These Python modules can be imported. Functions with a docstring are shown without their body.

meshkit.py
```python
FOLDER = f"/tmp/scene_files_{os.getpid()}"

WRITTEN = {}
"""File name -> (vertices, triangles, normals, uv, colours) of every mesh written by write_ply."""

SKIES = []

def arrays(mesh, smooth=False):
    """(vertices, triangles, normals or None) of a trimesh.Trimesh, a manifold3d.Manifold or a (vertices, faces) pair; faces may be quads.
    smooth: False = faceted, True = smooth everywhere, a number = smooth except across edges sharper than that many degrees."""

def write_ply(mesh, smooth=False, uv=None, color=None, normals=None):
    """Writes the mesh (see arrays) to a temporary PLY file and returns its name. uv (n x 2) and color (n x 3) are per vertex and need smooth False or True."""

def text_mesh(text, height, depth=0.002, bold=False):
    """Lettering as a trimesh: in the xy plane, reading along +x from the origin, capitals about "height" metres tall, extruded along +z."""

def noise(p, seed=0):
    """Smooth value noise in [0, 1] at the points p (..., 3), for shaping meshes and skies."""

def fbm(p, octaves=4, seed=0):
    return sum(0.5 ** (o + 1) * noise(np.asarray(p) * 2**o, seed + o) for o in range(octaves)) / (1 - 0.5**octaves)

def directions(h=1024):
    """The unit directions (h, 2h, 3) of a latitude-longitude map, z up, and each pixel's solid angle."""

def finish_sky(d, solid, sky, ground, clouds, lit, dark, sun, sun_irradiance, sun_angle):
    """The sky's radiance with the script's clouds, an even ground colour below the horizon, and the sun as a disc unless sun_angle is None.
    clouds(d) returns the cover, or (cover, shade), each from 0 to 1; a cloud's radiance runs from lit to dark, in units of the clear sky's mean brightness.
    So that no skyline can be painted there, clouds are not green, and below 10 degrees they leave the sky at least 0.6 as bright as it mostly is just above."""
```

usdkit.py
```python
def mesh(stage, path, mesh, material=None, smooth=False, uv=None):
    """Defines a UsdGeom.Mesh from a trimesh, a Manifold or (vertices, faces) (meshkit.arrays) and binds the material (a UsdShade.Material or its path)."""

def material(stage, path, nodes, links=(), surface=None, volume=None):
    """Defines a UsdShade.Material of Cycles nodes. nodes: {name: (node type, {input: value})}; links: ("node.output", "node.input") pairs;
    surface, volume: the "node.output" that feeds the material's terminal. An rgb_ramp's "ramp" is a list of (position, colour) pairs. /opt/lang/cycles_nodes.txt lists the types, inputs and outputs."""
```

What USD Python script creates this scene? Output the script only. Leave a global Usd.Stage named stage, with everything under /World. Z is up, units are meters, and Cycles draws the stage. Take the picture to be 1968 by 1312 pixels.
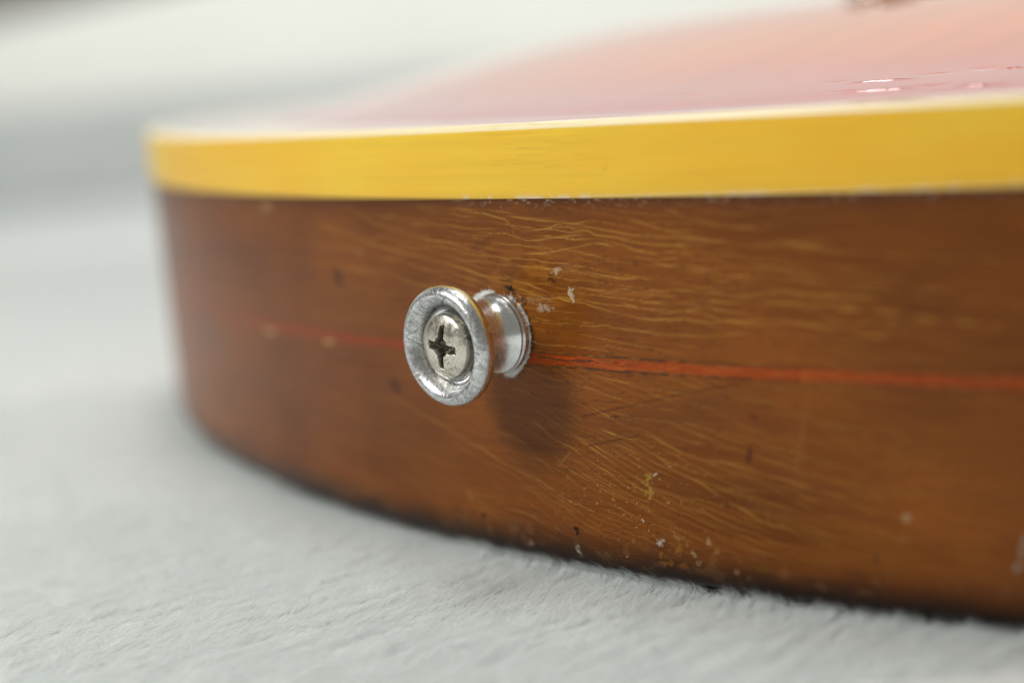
import math
import numpy as np
from scipy.spatial import cKDTree
from scipy.interpolate import LinearNDInterpolator
from scipy.ndimage import gaussian_filter
import trimesh
import usdkit
import meshkit
from pxr import Usd, UsdGeom, UsdLux, UsdShade, Gf, Sdf, Vt

stage = Usd.Stage.CreateInMemory()
UsdGeom.SetStageUpAxis(stage, UsdGeom.Tokens.z)
UsdGeom.SetStageMetersPerUnit(stage, 1.0)
world = UsdGeom.Xform.Define(stage, '/World')
stage.SetDefaultPrim(world.GetPrim())
MM = 0.001                                   # everything below is laid out in millimetres

# ------------------------------------------------------------------ camera
AZ, EL, DIST, ROLL, TZ, FPX = 0.808, 0.162, 193.4, -0.092, 27.24, 3300.0
SHX, SHY = 1.1, -15.5                        # principal point, pixels of a 1968 px wide picture
F_MM = FPX / 1968.0 * 36.0
POS = np.array([math.sin(AZ) * math.cos(EL), -math.cos(AZ) * math.cos(EL), math.sin(EL)]) * DIST + np.array([0, 0, TZ])
FW = np.array([0, 0, TZ]) - POS
FW /= np.linalg.norm(FW)
R0 = np.cross(FW, [0, 0, 1]); R0 /= np.linalg.norm(R0)
U0 = np.cross(R0, FW)
RT = math.cos(ROLL) * R0 + math.sin(ROLL) * U0
UP = -math.sin(ROLL) * R0 + math.cos(ROLL) * U0
cam = UsdGeom.Camera.Define(stage, '/World/camera')
m = Gf.Matrix4d(*RT, 0, *UP, 0, *(-FW), 0, *(POS * MM), 1)
cam.AddTransformOp().Set(m)
cam.CreateHorizontalApertureAttr(36.0)
cam.CreateVerticalApertureAttr(36.0 * 682 / 1024)
cam.CreateFocalLengthAttr(F_MM)
cam.CreateHorizontalApertureOffsetAttr(-SHX / 1968 * 36.0)
cam.CreateVerticalApertureOffsetAttr(SHY / 1968 * 36.0)
cam.CreateClippingRangeAttr(Gf.Vec2f(0.01, 100))
cam.CreateFStopAttr(7.4)
cam.CreateFocusDistanceAttr(0.1875)
cam.CreateExposureAttr(-0.06)


def project(P):
    d = np.asarray(P, float) - POS
    z = d @ FW
    return 984 + SHX + FPX * (d @ RT) / z, 656 + SHY - FPX * (d @ UP) / z


# ------------------------------------------------------------------ lights
def rect_light(name, pos, target, w, h, radiance, color=(1, 1, 1)):
    L = UsdLux.RectLight.Define(stage, '/World/' + name)
    p, t = np.array(pos, float), np.array(target, float)
    z = (p - t) / np.linalg.norm(p - t)
    x = np.cross([0, 0, 1], z); x /= np.linalg.norm(x)
    y = np.cross(z, x)
    L.AddTransformOp().Set(Gf.Matrix4d(*x, 0, *y, 0, *z, 0, *(p * MM), 1))
    L.CreateWidthAttr(w * MM); L.CreateHeightAttr(h * MM)
    L.CreateIntensityAttr(radiance); L.CreateColorAttr(Gf.Vec3f(*color))
    return L


rect_light('key_lamp', (-159, -371, 370), (0, 0, 25), 155, 155, 27.0, (1.0, 0.985, 0.96))
rect_light('window_light', (-2000, 1080, 790), (0, 60, 40), 3400, 1110, 0.56, (1.0, 0.985, 0.96))
rect_light('ceiling_lamp', (-150, 150, 1300), (-150, 151, 0), 460, 460, 10.5, (0.97, 0.99, 1.0))
rect_light('added_glint_fill', (-800, 830, 930), (0, 60, 20), 560, 420, 3.4, (0.97, 0.99, 1.0))  # added unseen lamp, placed to give the top's dents white glints
rect_light('added_board_fill', (-445, 428, 330), (-660, 632, 90), 1500, 120, 3.6, (1.0, 1.0, 0.95))  # added unseen strip, only there to brighten the backdrop board
dome = UsdLux.DomeLight.Define(stage, '/World/room_light')
dm = usdkit.material(stage, '/World/Looks/room_light', {'b': ('background_shader', {'color': (0.97, 0.95, 0.86), 'strength': 0.23})}, surface='b.background')
UsdShade.MaterialBindingAPI.Apply(dome.GetPrim()).Bind(dm)

# ------------------------------------------------------------------ helpers
used = {}


def numbered(path):
    n = used.get(path, 0); used[path] = n + 1
    return path if n == 0 else f'{path}_{n:03d}'


def tag(p, **kw):
    for k, v in kw.items():
        p.SetCustomDataByKey(k, v)


def thing(name, label, category):
    x = UsdGeom.Xform.Define(stage, numbered('/World/' + name))
    tag(x.GetPrim(), label=label, category=category)
    return x.GetPrim()


def obj(name, mesh, mat, parent=None, normals=True, colors=None, rough=None, **kw):
    """One Mesh prim under parent; mesh in millimetres."""
    base = str(parent.GetPath()) if parent is not None else '/World'
    if isinstance(mesh, tuple):
        v, f = mesh
    else:
        v, f = mesh.vertices, mesh.faces
    g = usdkit.mesh(stage, numbered(base + '/' + name), (np.asarray(v) * MM, np.asarray(f)), mat, smooth=normals)
    pv = UsdGeom.PrimvarsAPI(g)
    if colors is not None:
        pv.CreatePrimvar('albedo', Sdf.ValueTypeNames.Color3fArray, 'vertex').Set(Vt.Vec3fArray.FromNumpy(np.asarray(colors, np.float32)))
    if rough is not None:
        pv.CreatePrimvar('gloss', Sdf.ValueTypeNames.FloatArray, 'vertex').Set(Vt.FloatArray.FromNumpy(np.asarray(rough, np.float32)))
    tag(g.GetPrim(), **kw)
    return g.GetPrim()


def lin(*c):
    c = np.array(c, float) / 255.0
    return np.where(c <= 0.04045, c / 12.92, ((c + 0.055) / 1.055) ** 2.4)


def grid_faces(nr, nc, wrap=False, flip=False):
    r, c = np.meshgrid(np.arange(nr - 1), np.arange(nc if wrap else nc - 1), indexing='ij')
    a = r * nc + c; b = r * nc + (c + 1) % nc
    d = a + nc; e = b + nc
    f = np.concatenate([np.stack([a, b, e], -1).reshape(-1, 3), np.stack([a, e, d], -1).reshape(-1, 3)])
    return f[:, ::-1] if flip else f


def sstep(a, b, x):
    t = np.clip((np.asarray(x, float) - a) / (b - a), 0, 1)
    return t * t * (3 - 2 * t)


def fbm(p, o=4, seed=0):
    return meshkit.fbm(np.asarray(p, float), o, seed)


def mixc(C, col, a):
    return C + (np.asarray(col) - C) * np.asarray(a)[..., None]


rng = np.random.default_rng(7)

# ------------------------------------------------------------------ materials
mat = lambda n, nodes, links, s: usdkit.material(stage, '/World/Looks/' + n, nodes, links, surface=s)
M_WOOD = mat('lacquered_wood', {
    'a': ('attribute', {'attribute': 'albedo'}), 'g': ('attribute', {'attribute': 'gloss'}),
    'p': ('principled_bsdf', {'roughness': 0.4, 'specular_ior_level': 0.18}),
}, [('a.color', 'p.base_color'), ('g.fac', 'p.roughness')], 'p.BSDF')
M_BIND = mat('aged_binding', {
    'a': ('attribute', {'attribute': 'albedo'}),
    'p': ('principled_bsdf', {'roughness': 0.33, 'specular_ior_level': 0.45, 'subsurface_weight': 0.12, 'subsurface_scale': 0.0006, 'subsurface_radius': (1, 0.6, 0.2)}),
}, [('a.color', 'p.base_color')], 'p.BSDF')
M_TOP = mat('cherry_lacquer', {
    'a': ('attribute', {'attribute': 'albedo'}),
    'tc': ('texture_coordinate', {}),
    'n': ('noise_texture', {'scale': 160.0, 'detail': 3.0, 'roughness': 0.5}),
    'b': ('bump', {'strength': 0.04, 'distance': 0.0002}),
    'p': ('principled_bsdf', {'roughness': 0.06, 'specular_ior_level': 0.5, 'coat_weight': 0.7, 'coat_roughness': 0.03}),
}, [('a.color', 'p.base_color'), ('tc.object', 'n.vector'), ('n.fac', 'b.height'), ('b.normal', 'p.normal')], 'p.BSDF')
M_ALU = mat('worn_aluminium', {
    'a': ('attribute', {'attribute': 'albedo'}), 'g': ('attribute', {'attribute': 'gloss'}),
    'tc': ('texture_coordinate', {}), 'n': ('noise_texture', {'scale': 1500.0, 'detail': 4.0, 'roughness': 0.65}),
    'b': ('bump', {'strength': 0.05, 'distance': 0.0001}),
    'p': ('principled_bsdf', {'metallic': 1.0, 'roughness': 0.3}),
}, [('a.color', 'p.base_color'), ('g.fac', 'p.roughness'), ('tc.object', 'n.vector'), ('n.fac', 'b.height'), ('b.normal', 'p.normal')], 'p.BSDF')
M_NICKEL = mat('aged_nickel', {
    'a': ('attribute', {'attribute': 'albedo'}), 'g': ('attribute', {'attribute': 'gloss'}),
    'tc': ('texture_coordinate', {}), 'n': ('noise_texture', {'scale': 2600.0, 'detail': 3.0, 'roughness': 0.6}),
    'b': ('bump', {'strength': 0.25, 'distance': 0.0001}),
    'p': ('principled_bsdf', {'metallic': 1.0, 'roughness': 0.3}),
}, [('a.color', 'p.base_color'), ('g.fac', 'p.roughness'), ('tc.object', 'n.vector'), ('n.fac', 'b.height'), ('b.normal', 'p.normal')], 'p.BSDF')
M_CHROME = mat('polished_chrome', {'p': ('principled_bsdf', {'metallic': 1.0, 'roughness': 0.12, 'base_color': (0.72, 0.71, 0.68)})}, [], 'p.BSDF')
M_FELT = mat('white_felt', {'p': ('principled_bsdf', {'base_color': (0.72, 0.73, 0.70), 'roughness': 0.9, 'specular_ior_level': 0.1})}, [], 'p.BSDF')
M_FUR = mat('white_fur', {
    'd': ('principled_bsdf', {'base_color': (0.86, 0.89, 0.88), 'roughness': 0.55, 'specular_ior_level': 0.25}),
    't': ('translucent_bsdf', {'color': (0.86, 0.89, 0.88)}), 'm': ('mix_closure', {'fac': 0.25})},
    [('d.BSDF', 'm.closure1'), ('t.BSDF', 'm.closure2')], 'm.closure')
M_CLOTH = mat('pale_pile', {
    'tc': ('texture_coordinate', {}), 'mp': ('mapping', {'scale': (1, 1, 1)}),
    'n': ('noise_texture', {'scale': 130.0, 'detail': 4.0, 'roughness': 0.6}),
    'n2': ('noise_texture', {'scale': 900.0, 'detail': 2.0}),
    'r': ('rgb_ramp', {'ramp': [(0.3, (0.62, 0.64, 0.62)), (0.7, (0.72, 0.74, 0.72))]}),
    'b': ('bump', {'strength': 0.7, 'distance': 0.0006}),
    'p': ('principled_bsdf', {'roughness': 0.9, 'specular_ior_level': 0.1})},
    [('tc.object', 'mp.vector'), ('mp.vector', 'n.vector'), ('mp.vector', 'n2.vector'), ('n.fac', 'r.fac'), ('r.color', 'p.base_color'), ('n2.fac', 'b.height'), ('b.normal', 'p.normal')], 'p.BSDF')
M_BOARD = mat('white_board', {
    'tc': ('texture_coordinate', {}), 'n': ('noise_texture', {'scale': 9.0, 'detail': 3.0}),
    'r': ('rgb_ramp', {'ramp': [(0.2, (0.84, 0.84, 0.79)), (0.8, (0.88, 0.88, 0.84))]}),
    'p': ('principled_bsdf', {'roughness': 0.7})},
    [('tc.object', 'n.vector'), ('n.fac', 'r.fac'), ('r.color', 'p.base_color')], 'p.BSDF')

# ------------------------------------------------------------------ outline of the guitar body
A_, B_ = 167.1, 105.1
HB, HT, ZS0, ZS1 = 42.38, 50.7, 23.93, 25.28        # wood top, binding top, seam strip


def outline_dense():
    t = np.linspace(-math.pi / 2, math.pi / 2, 4000)                 # half ellipse, from (-A,B) through (0,0) to (A,B)
    e = np.stack([A_ * np.sin(t), B_ - B_ * np.cos(t)], 1)
    from scipy.interpolate import CubicSpline
    k = np.array([[A_, B_], [158, 165], [126, 225], [111, 275], [121, 325], [139, 368], [128, 415], [92, 444], [40, 452], [0, 453], [-40, 452], [-92, 444],
                  [-128, 415], [-139, 368], [-121, 325], [-111, 275], [-126, 225], [-158, 165], [-A_, B_]], float)
    s = np.concatenate([[0], np.cumsum(np.linalg.norm(np.diff(k, axis=0), axis=1))])
    cs = CubicSpline(s, k, bc_type=((1, (0.0, 1.0)), (1, (0.0, -1.0))))
    q = cs(np.linspace(0, s[-1], 4000))[1:-1]
    P = np.concatenate([e, q])                                        # closed loop, counter-clockwise seen from above
    return P


_P = outline_dense()
_Pc = np.vstack([_P, _P[:1]])
_S = np.concatenate([[0], np.cumsum(np.linalg.norm(np.diff(_Pc, axis=0), axis=1))])
LOOP = _S[-1]
S_BUT = np.interp(0, _P[:4000, 0], _S[:4000])                         # arc length of the point (0,0)


def at_u(u):
    """Point and outward normal of the outline at the arc length u from the end pin point."""
    s = (np.asarray(u, float) + S_BUT) % LOOP
    x, y = np.interp(s, _S, _Pc[:, 0]), np.interp(s, _S, _Pc[:, 1])
    h = 0.6
    s0, s1 = (s - h) % LOOP, (s + h) % LOOP
    tx = np.interp(s1, _S, _Pc[:, 0]) - np.interp(s0, _S, _Pc[:, 0])
    ty = np.interp(s1, _S, _Pc[:, 1]) - np.interp(s0, _S, _Pc[:, 1])
    n = np.stack([ty, -tx], -1)
    return np.stack([x, y], -1), n / np.linalg.norm(n, axis=-1, keepdims=True)


def ugrid(parts):
    out = []
    for a, b, st in parts:
        out.append(np.linspace(a, b, max(2, int(round((b - a) / st)) + 1))[:-1])
    return np.concatenate(out)


UL, UR = -LOOP / 2, LOOP / 2
U = ugrid([(UL, -200, 4.0), (-200, -110, 0.8), (-110, -30, 0.4), (-30, 42, 0.145), (42, 75, 0.22), (75, 120, 0.6), (120, UR, 4.0)])
NU = len(U)
PU, NRM = at_u(U)
BACK_R = 4.2


def side_points(u, z, out=0.0):
    """3-D points of the rim (u and z broadcast); the back edge is rounded over."""
    p, n = at_u(u)
    z = np.asarray(z, float)
    t = np.clip((BACK_R - z) / BACK_R, 0, 1)
    inset = BACK_R * (1 - np.sqrt(np.clip(1 - t * t, 0, 1)))
    off = np.asarray(out) - inset
    return np.stack([p[..., 0] + n[..., 0] * off, p[..., 1] + n[..., 1] * off, np.broadcast_to(z, off.shape)], -1)


# photograph pixel <-> place on the rim, used to put wear marks where the photograph has them
_uu, _zz = np.meshgrid(np.linspace(-125, 70, 400), np.linspace(0, HT, 60))
_px, _py = project(side_points(_uu, _zz))
_inv = LinearNDInterpolator(np.stack([_px.ravel(), _py.ravel()], 1), np.stack([_uu.ravel(), _zz.ravel()], 1))


def rim_at(pts):
    return _inv(np.asarray(pts, float))


# ------------------------------------------------------------------ crazing lines in the lacquer (traced as curves on the rim)
FIELD = np.array([(600, 500, 12), (800, 430, 14), (850, 520, 15), (1000, 420, 8), (1000, 480, 6), (1100, 430, 5), (1200, 450, 8), (1300, 420, 10), (1400, 500, 6),
                  (1060, 545, 17), (1100, 560, 9), (1300, 600, 3), (1500, 600, 2), (1700, 450, 3), (1900, 500, 2), (1100, 640, 5), (1400, 650, 2), (1100, 760, 25), (1200, 760, 15),
                  (1150, 850, 32), (1100, 900, 38), (1250, 900, 28), (1300, 800, 15), (1400, 900, 18), (1200, 1000, 27), (1300, 1000, 25), (1500, 1000, 18),
                  (1700, 900, 6), (1700, 1050, 12), (1900, 900, 4), (1000, 850, 35), (900, 900, 25), (700, 900, 20), (1000, 980, 25)], float)


def field_angle(x, y):
    d2 = (FIELD[:, 0] - x) ** 2 + ((FIELD[:, 1] - y) * 1.4) ** 2 + 300
    same = np.where((FIELD[:, 1] > 700) == (y > 700), 1.0, 0.15)
    w = same / d2 ** 1.5
    return float((w * FIELD[:, 2]).sum() / w.sum())


def line_strength(x, y):
    s = 0.95 * np.exp(-(((x - 1080) / 260) ** 2 + ((y - 500) / 130) ** 2)) + 0.75 * np.exp(-(((x - 1170) / 260) ** 2 + ((y - 900) / 130) ** 2))
    s += 0.85 * np.exp(-(((x - 1500) / 420) ** 2 + ((y - 560) / 160) ** 2)) + 0.45 * np.exp(-(((x - 1500) / 330) ** 2 + ((y - 980) / 110) ** 2))
    s += 0.5 * np.exp(-(((x - 800) / 130) ** 2 + ((y - 470) / 60) ** 2)) + 0.20 * np.exp(-(((x - 850) / 250) ** 2 + ((y - 900) / 90) ** 2))
    s += 0.16
    return float(min(s, 1.0))


def crazing():
    occ = np.zeros((1320, 2000), np.uint8)
    lines = []
    r = np.random.default_rng(3)
    tries = 0
    while tries < 9000 and len(lines) < 150:
        tries += 1
        x, y = r.uniform(620, 1990), r.uniform(385, 1190)
        st = line_strength(x, y)
        gap = 6.5 + 7 * (1 - st) + r.uniform(0, 3)
        if (y < 690 and x > 980 and r.random() < 0.85) or r.random() > st + 0.12 or 672 < y - (x - 1000) * 0.04 < 704:
            continue
        y0, y1 = int(y - gap), int(y + gap)
        if occ[max(y0, 0):y1, int(x) - 3:int(x) + 4].any():
            continue
        pts = {}
        for sg in (1, -1):
            px, py, seq, wob = x, y, [], r.normal(0, 5)
            L = r.gamma(3.0, 75) * (1.25 if y < 660 else 0.8)
            k = 0
            while k * 4 < L:
                k += 1
                wob = wob * 0.85 + r.normal(0, 4.0)
                jog = r.normal(0, 34) if r.random() < 0.03 else 0
                a = math.radians(field_angle(px, py) + wob + jog)
                px += sg * 4 * math.cos(a); py += sg * 4 * math.sin(a)
                if not (600 < px < 1999 and 384 < py < 1200) or 676 < py - (px - 1000) * 0.04 < 702:
                    break
                if occ[int(py) - 3:int(py) + 4, int(px) - 1:int(px) + 2].any() and k > 2:
                    if r.random() < 0.55:
                        break
                seq.append((px, py))
            pts[sg] = seq
        line = pts[-1][::-1] + [(x, y)] + pts[1]
        if len(line) < 5:
            continue
        lines.append((np.array(line), st * r.uniform(0.45, 1.0), r.uniform(0.035, 0.07)))
        for qx, qy in line:
            occ[int(qy) - 2:int(qy) + 3, int(qx) - 2:int(qx) + 3] = 1
    # a few of the bold ones, traced
    bold = [[(880, 405), (930, 412), (970, 423), (985, 438), (1005, 446), (1030, 444), (1058, 440), (1070, 432), (1085, 434)],
            [(975, 414), (1010, 421), (1050, 421), (1086, 424), (1090, 436), (1105, 444), (1130, 444), (1142, 452), (1190, 458), (1260, 470), (1330, 478)],
            [(985, 438), (988, 455), (1010, 463), (1040, 461), (1080, 455), (1130, 452)],
            [(1005, 488), (1040, 487), (1085, 480), (1140, 468), (1190, 472)],
            [(1020, 509), (1050, 516), (1085, 520), (1130, 524), (1180, 534), (1260, 540)],
            [(1055, 520), (1068, 540), (1090, 548), (1140, 556), (1210, 563), (1300, 570)],
            [(965, 528), (1000, 540), (1030, 552), (1060, 562), (1085, 575), (1130, 583)],
            [(975, 547), (1005, 556), (1040, 570), (1072, 580)],
            [(1075, 895), (1086, 880), (1096, 870)], [(1100, 835), (1150, 870), (1190, 895)], [(1150, 822), (1172, 832), (1200, 842), (1240, 848)],
            [(1130, 845), (1160, 868), (1195, 880)], [(1480, 460), (1540, 470), (1600, 480)], [(1200, 415), (1240, 432), (1300, 450), (1350, 456)]]
    for b in bold:
        b = np.array(b, float)
        t = np.concatenate([[0], np.cumsum(np.linalg.norm(np.diff(b, axis=0), axis=1))])
        q = np.arange(0, t[-1], 3.0)
        l = np.stack([np.interp(q, t, b[:, 0]), np.interp(q, t, b[:, 1])], 1)
        l += np.cumsum(r.normal(0, 0.25, l.shape), 0) * 0.6
        lines.append((l, r.uniform(0.8, 1.0), r.uniform(0.05, 0.08)))
    S, al, wd = [], [], []
    for l, a, w in lines:
        t = np.concatenate([[0], np.cumsum(np.linalg.norm(np.diff(l, axis=0), axis=1))])
        q = np.arange(0, t[-1], 0.8)
        s = np.stack([np.interp(q, t, l[:, 0]), np.interp(q, t, l[:, 1])], 1)
        fade = np.clip(np.minimum(q, t[-1] - q) / 25.0, 0, 1) ** 0.7
        vary = 0.55 + 0.45 * np.sin(q / r.uniform(9, 30) + r.uniform(0, 6)) * r.uniform(0.3, 1)
        S.append(s); al.append(a * fade * vary); wd.append(np.full(len(q), w))
    S, al, wd = np.vstack(S), np.concatenate(al), np.concatenate(wd)
    uz = rim_at(S)
    ok = np.isfinite(uz).all(1)
    return uz[ok], al[ok], wd[ok]


LUZ, LAL, LWD = crazing()
LTREE = cKDTree(LUZ)


def line_cover(u, z, scale=1.0):
    d, i = LTREE.query(np.stack([u.ravel(), z.ravel()], 1), distance_upper_bound=0.3)
    i = np.minimum(i, len(LAL) - 1)
    c = LAL[i] * np.exp(-(np.minimum(d, 1) / (LWD[i] * scale)) ** 2)
    return np.where(np.isfinite(d), c, 0).reshape(u.shape)


# spots of wear: (x, y, rx, ry, angle, colour sRGB, strength, kind)  in photograph pixels
SPOTS = [
    (982, 556, 18, 8, 32, (38, 36, 28), 0.95, 'chip'), (1006, 578, 12, 7, 50, (60, 44, 28), 0.8, 'chip'),
    (512, 398, 12, 12, 0, (175, 130, 80), 0.8, 'soft'), (690, 487, 7, 9, 0, (165, 115, 60), 0.7, 'soft'), (520, 632, 13, 10, 0, (215, 165, 110), 0.95, 'soft'),
    (633, 653, 12, 9, 0, (215, 165, 105), 0.95, 'soft'), (650, 532, 10, 22, -15, (60, 30, 15), 0.62, 'soft'), (760, 741, 10, 20, -30, (70, 38, 20), 0.62, 'soft'),
    (925, 470, 10, 30, 60, (80, 40, 18), 0.3, 'soft'), (1440, 875, 7, 20, 5, (60, 28, 12), 0.6, 'soft'), (1448, 800, 12, 5, 30, (70, 32, 14), 0.5, 'soft'),
    (1742, 995, 9, 9, 0, (200, 160, 120), 0.9, 'soft'), (1733, 1036, 16, 11, 0, (165, 110, 50), 0.6, 'soft'), (1836, 747, 9, 9, 0, (150, 100, 60), 0.7, 'soft'),
    (1735, 625, 16, 10, 0, (130, 85, 35), 0.6, 'soft'), (1508, 995, 16, 12, 0, (150, 95, 35), 0.5, 'soft'),
    (1070, 521, 11, 8, 35, (215, 190, 160), 0.9, 'chip'), (1098, 563, 5, 17, -25, (225, 205, 170), 0.9, 'chip'), (1047, 592, 16, 9, 10, (205, 180, 150), 0.8, 'chip'),
    (1022, 577, 11, 6, 20, (190, 160, 130), 0.6, 'chip'), (1060, 535, 6, 14, -40, (70, 30, 10), 0.6, 'chip'),
    (1247, 922, 9, 13, 20, (190, 150, 60), 0.9, 'flake'), (1222, 934, 9, 10, 0, (170, 120, 45), 0.7, 'flake'), (1248, 948, 8, 10, -20, (195, 155, 65), 0.85, 'flake'),
    (1258, 911, 5, 3, -30, (240, 230, 205), 0.95, 'chip'), (1236, 945, 6, 4, 0, (170, 120, 45), 0.6, 'flake'),
    (1236, 1000, 3, 6, -30, (235, 205, 170), 0.95, 'chip'), (1268, 1041, 8, 9, 0, (225, 205, 185), 0.9, 'flake'), (1268, 1041, 14, 13, 0, (80, 45, 25), 0.5, 'ring'),
    (1303, 1032, 8, 9, 0, (190, 145, 90), 0.7, 'flake'), (1322, 1043, 7, 6, 20, (195, 140, 90), 0.6, 'flake'), (1304, 1058, 7, 12, 0, (180, 120, 35), 0.75, 'flake'),
    (1334, 1061, 6, 8, 20, (215, 185, 140), 0.8, 'flake'), (1343, 1080, 5, 5, 0, (215, 185, 140), 0.8, 'flake'), (1282, 1081, 13, 11, 0, (170, 105, 30), 0.75, 'flake'),
    (1270, 1064, 4, 8, 0, (180, 120, 40), 0.6, 'flake'), (1315, 1085, 8, 6, 0, (165, 95, 30), 0.6, 'flake'), (1362, 1040, 5, 10, -15, (205, 160, 110), 0.75, 'chip'),
    (1378, 1060, 7, 6, 0, (190, 130, 70), 0.6, 'soft'), (1218, 1040, 5, 6, 0, (200, 140, 70), 0.6, 'flake'), (1206, 1070, 6, 1.6, -10, (220, 190, 150), 0.8, 'chip'),
    (1021, 1042, 5, 7, 0, (185, 150, 110), 0.8, 'chip'), (988, 1015, 9, 14, 5, (120, 85, 45), 0.6, 'soft'), (1112, 1055, 2.6, 13, -30, (225, 215, 200), 0.95, 'chip'),
    (1118, 1068, 6, 6, 0, (150, 120, 90), 0.6, 'chip'), (1109, 1018, 5, 11, -10, (25, 18, 10), 0.9, 'chip'), (930, 990, 6, 6, 0, (35, 22, 12), 0.8, 'soft'),
    (903, 951, 6, 15, -20, (180, 120, 60), 0.6, 'soft'), (705, 944, 9, 9, 0, (165, 105, 50), 0.5, 'soft'), (1175, 1075, 9, 18, -25, (110, 85, 40), 0.5, 'flake'),
    (1240, 1090, 12, 5, 20, (130, 100, 60), 0.5, 'flake'), (1416, 1099, 7, 6, 30, (170, 130, 95), 0.7, 'soft'), (1468, 1093, 16, 10, 0, (120, 85, 30), 0.6, 'soft'),
    (1476, 993, 4, 22, 3, (160, 105, 45), 0.6, 'soft'), (1966, 1055, 5, 25, 14, (190, 190, 175), 0.95, 'chip'), (1956, 1091, 8, 8, 0, (195, 195, 180), 0.95, 'chip'),
    (1683, 1075, 10, 12, 0, (110, 70, 35), 0.5, 'soft'), (1180, 800, 6, 3, 0, (60, 28, 12), 0.6, 'flake'),
]
SCRATCHES = [  # polylines: points, colour, strength, width mm
    ([(1557, 745), (1548, 790), (1538, 850), (1530, 900)], (165, 105, 45), 0.55, 0.22),
    ([(1075, 895), (1085, 881), (1096, 869)], (190, 130, 60), 0.8, 0.10),
    ([(1120, 800), (1180, 786), (1240, 772), (1310, 756), (1420, 738)], (62, 28, 10), 0.55, 0.14),
    ([(1130, 856), (1180, 846), (1230, 836)], (62, 28, 10), 0.5, 0.12),
    ([(1200, 780), (1290, 758), (1345, 748)], (170, 115, 45), 0.35, 0.10),
    ([(1000, 560), (1200, 548)], (80, 36, 12), 0.0, 0.1),
    ([(1150, 470), (1153, 560)], (80, 36, 12), 0.25, 0.08),
]


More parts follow.
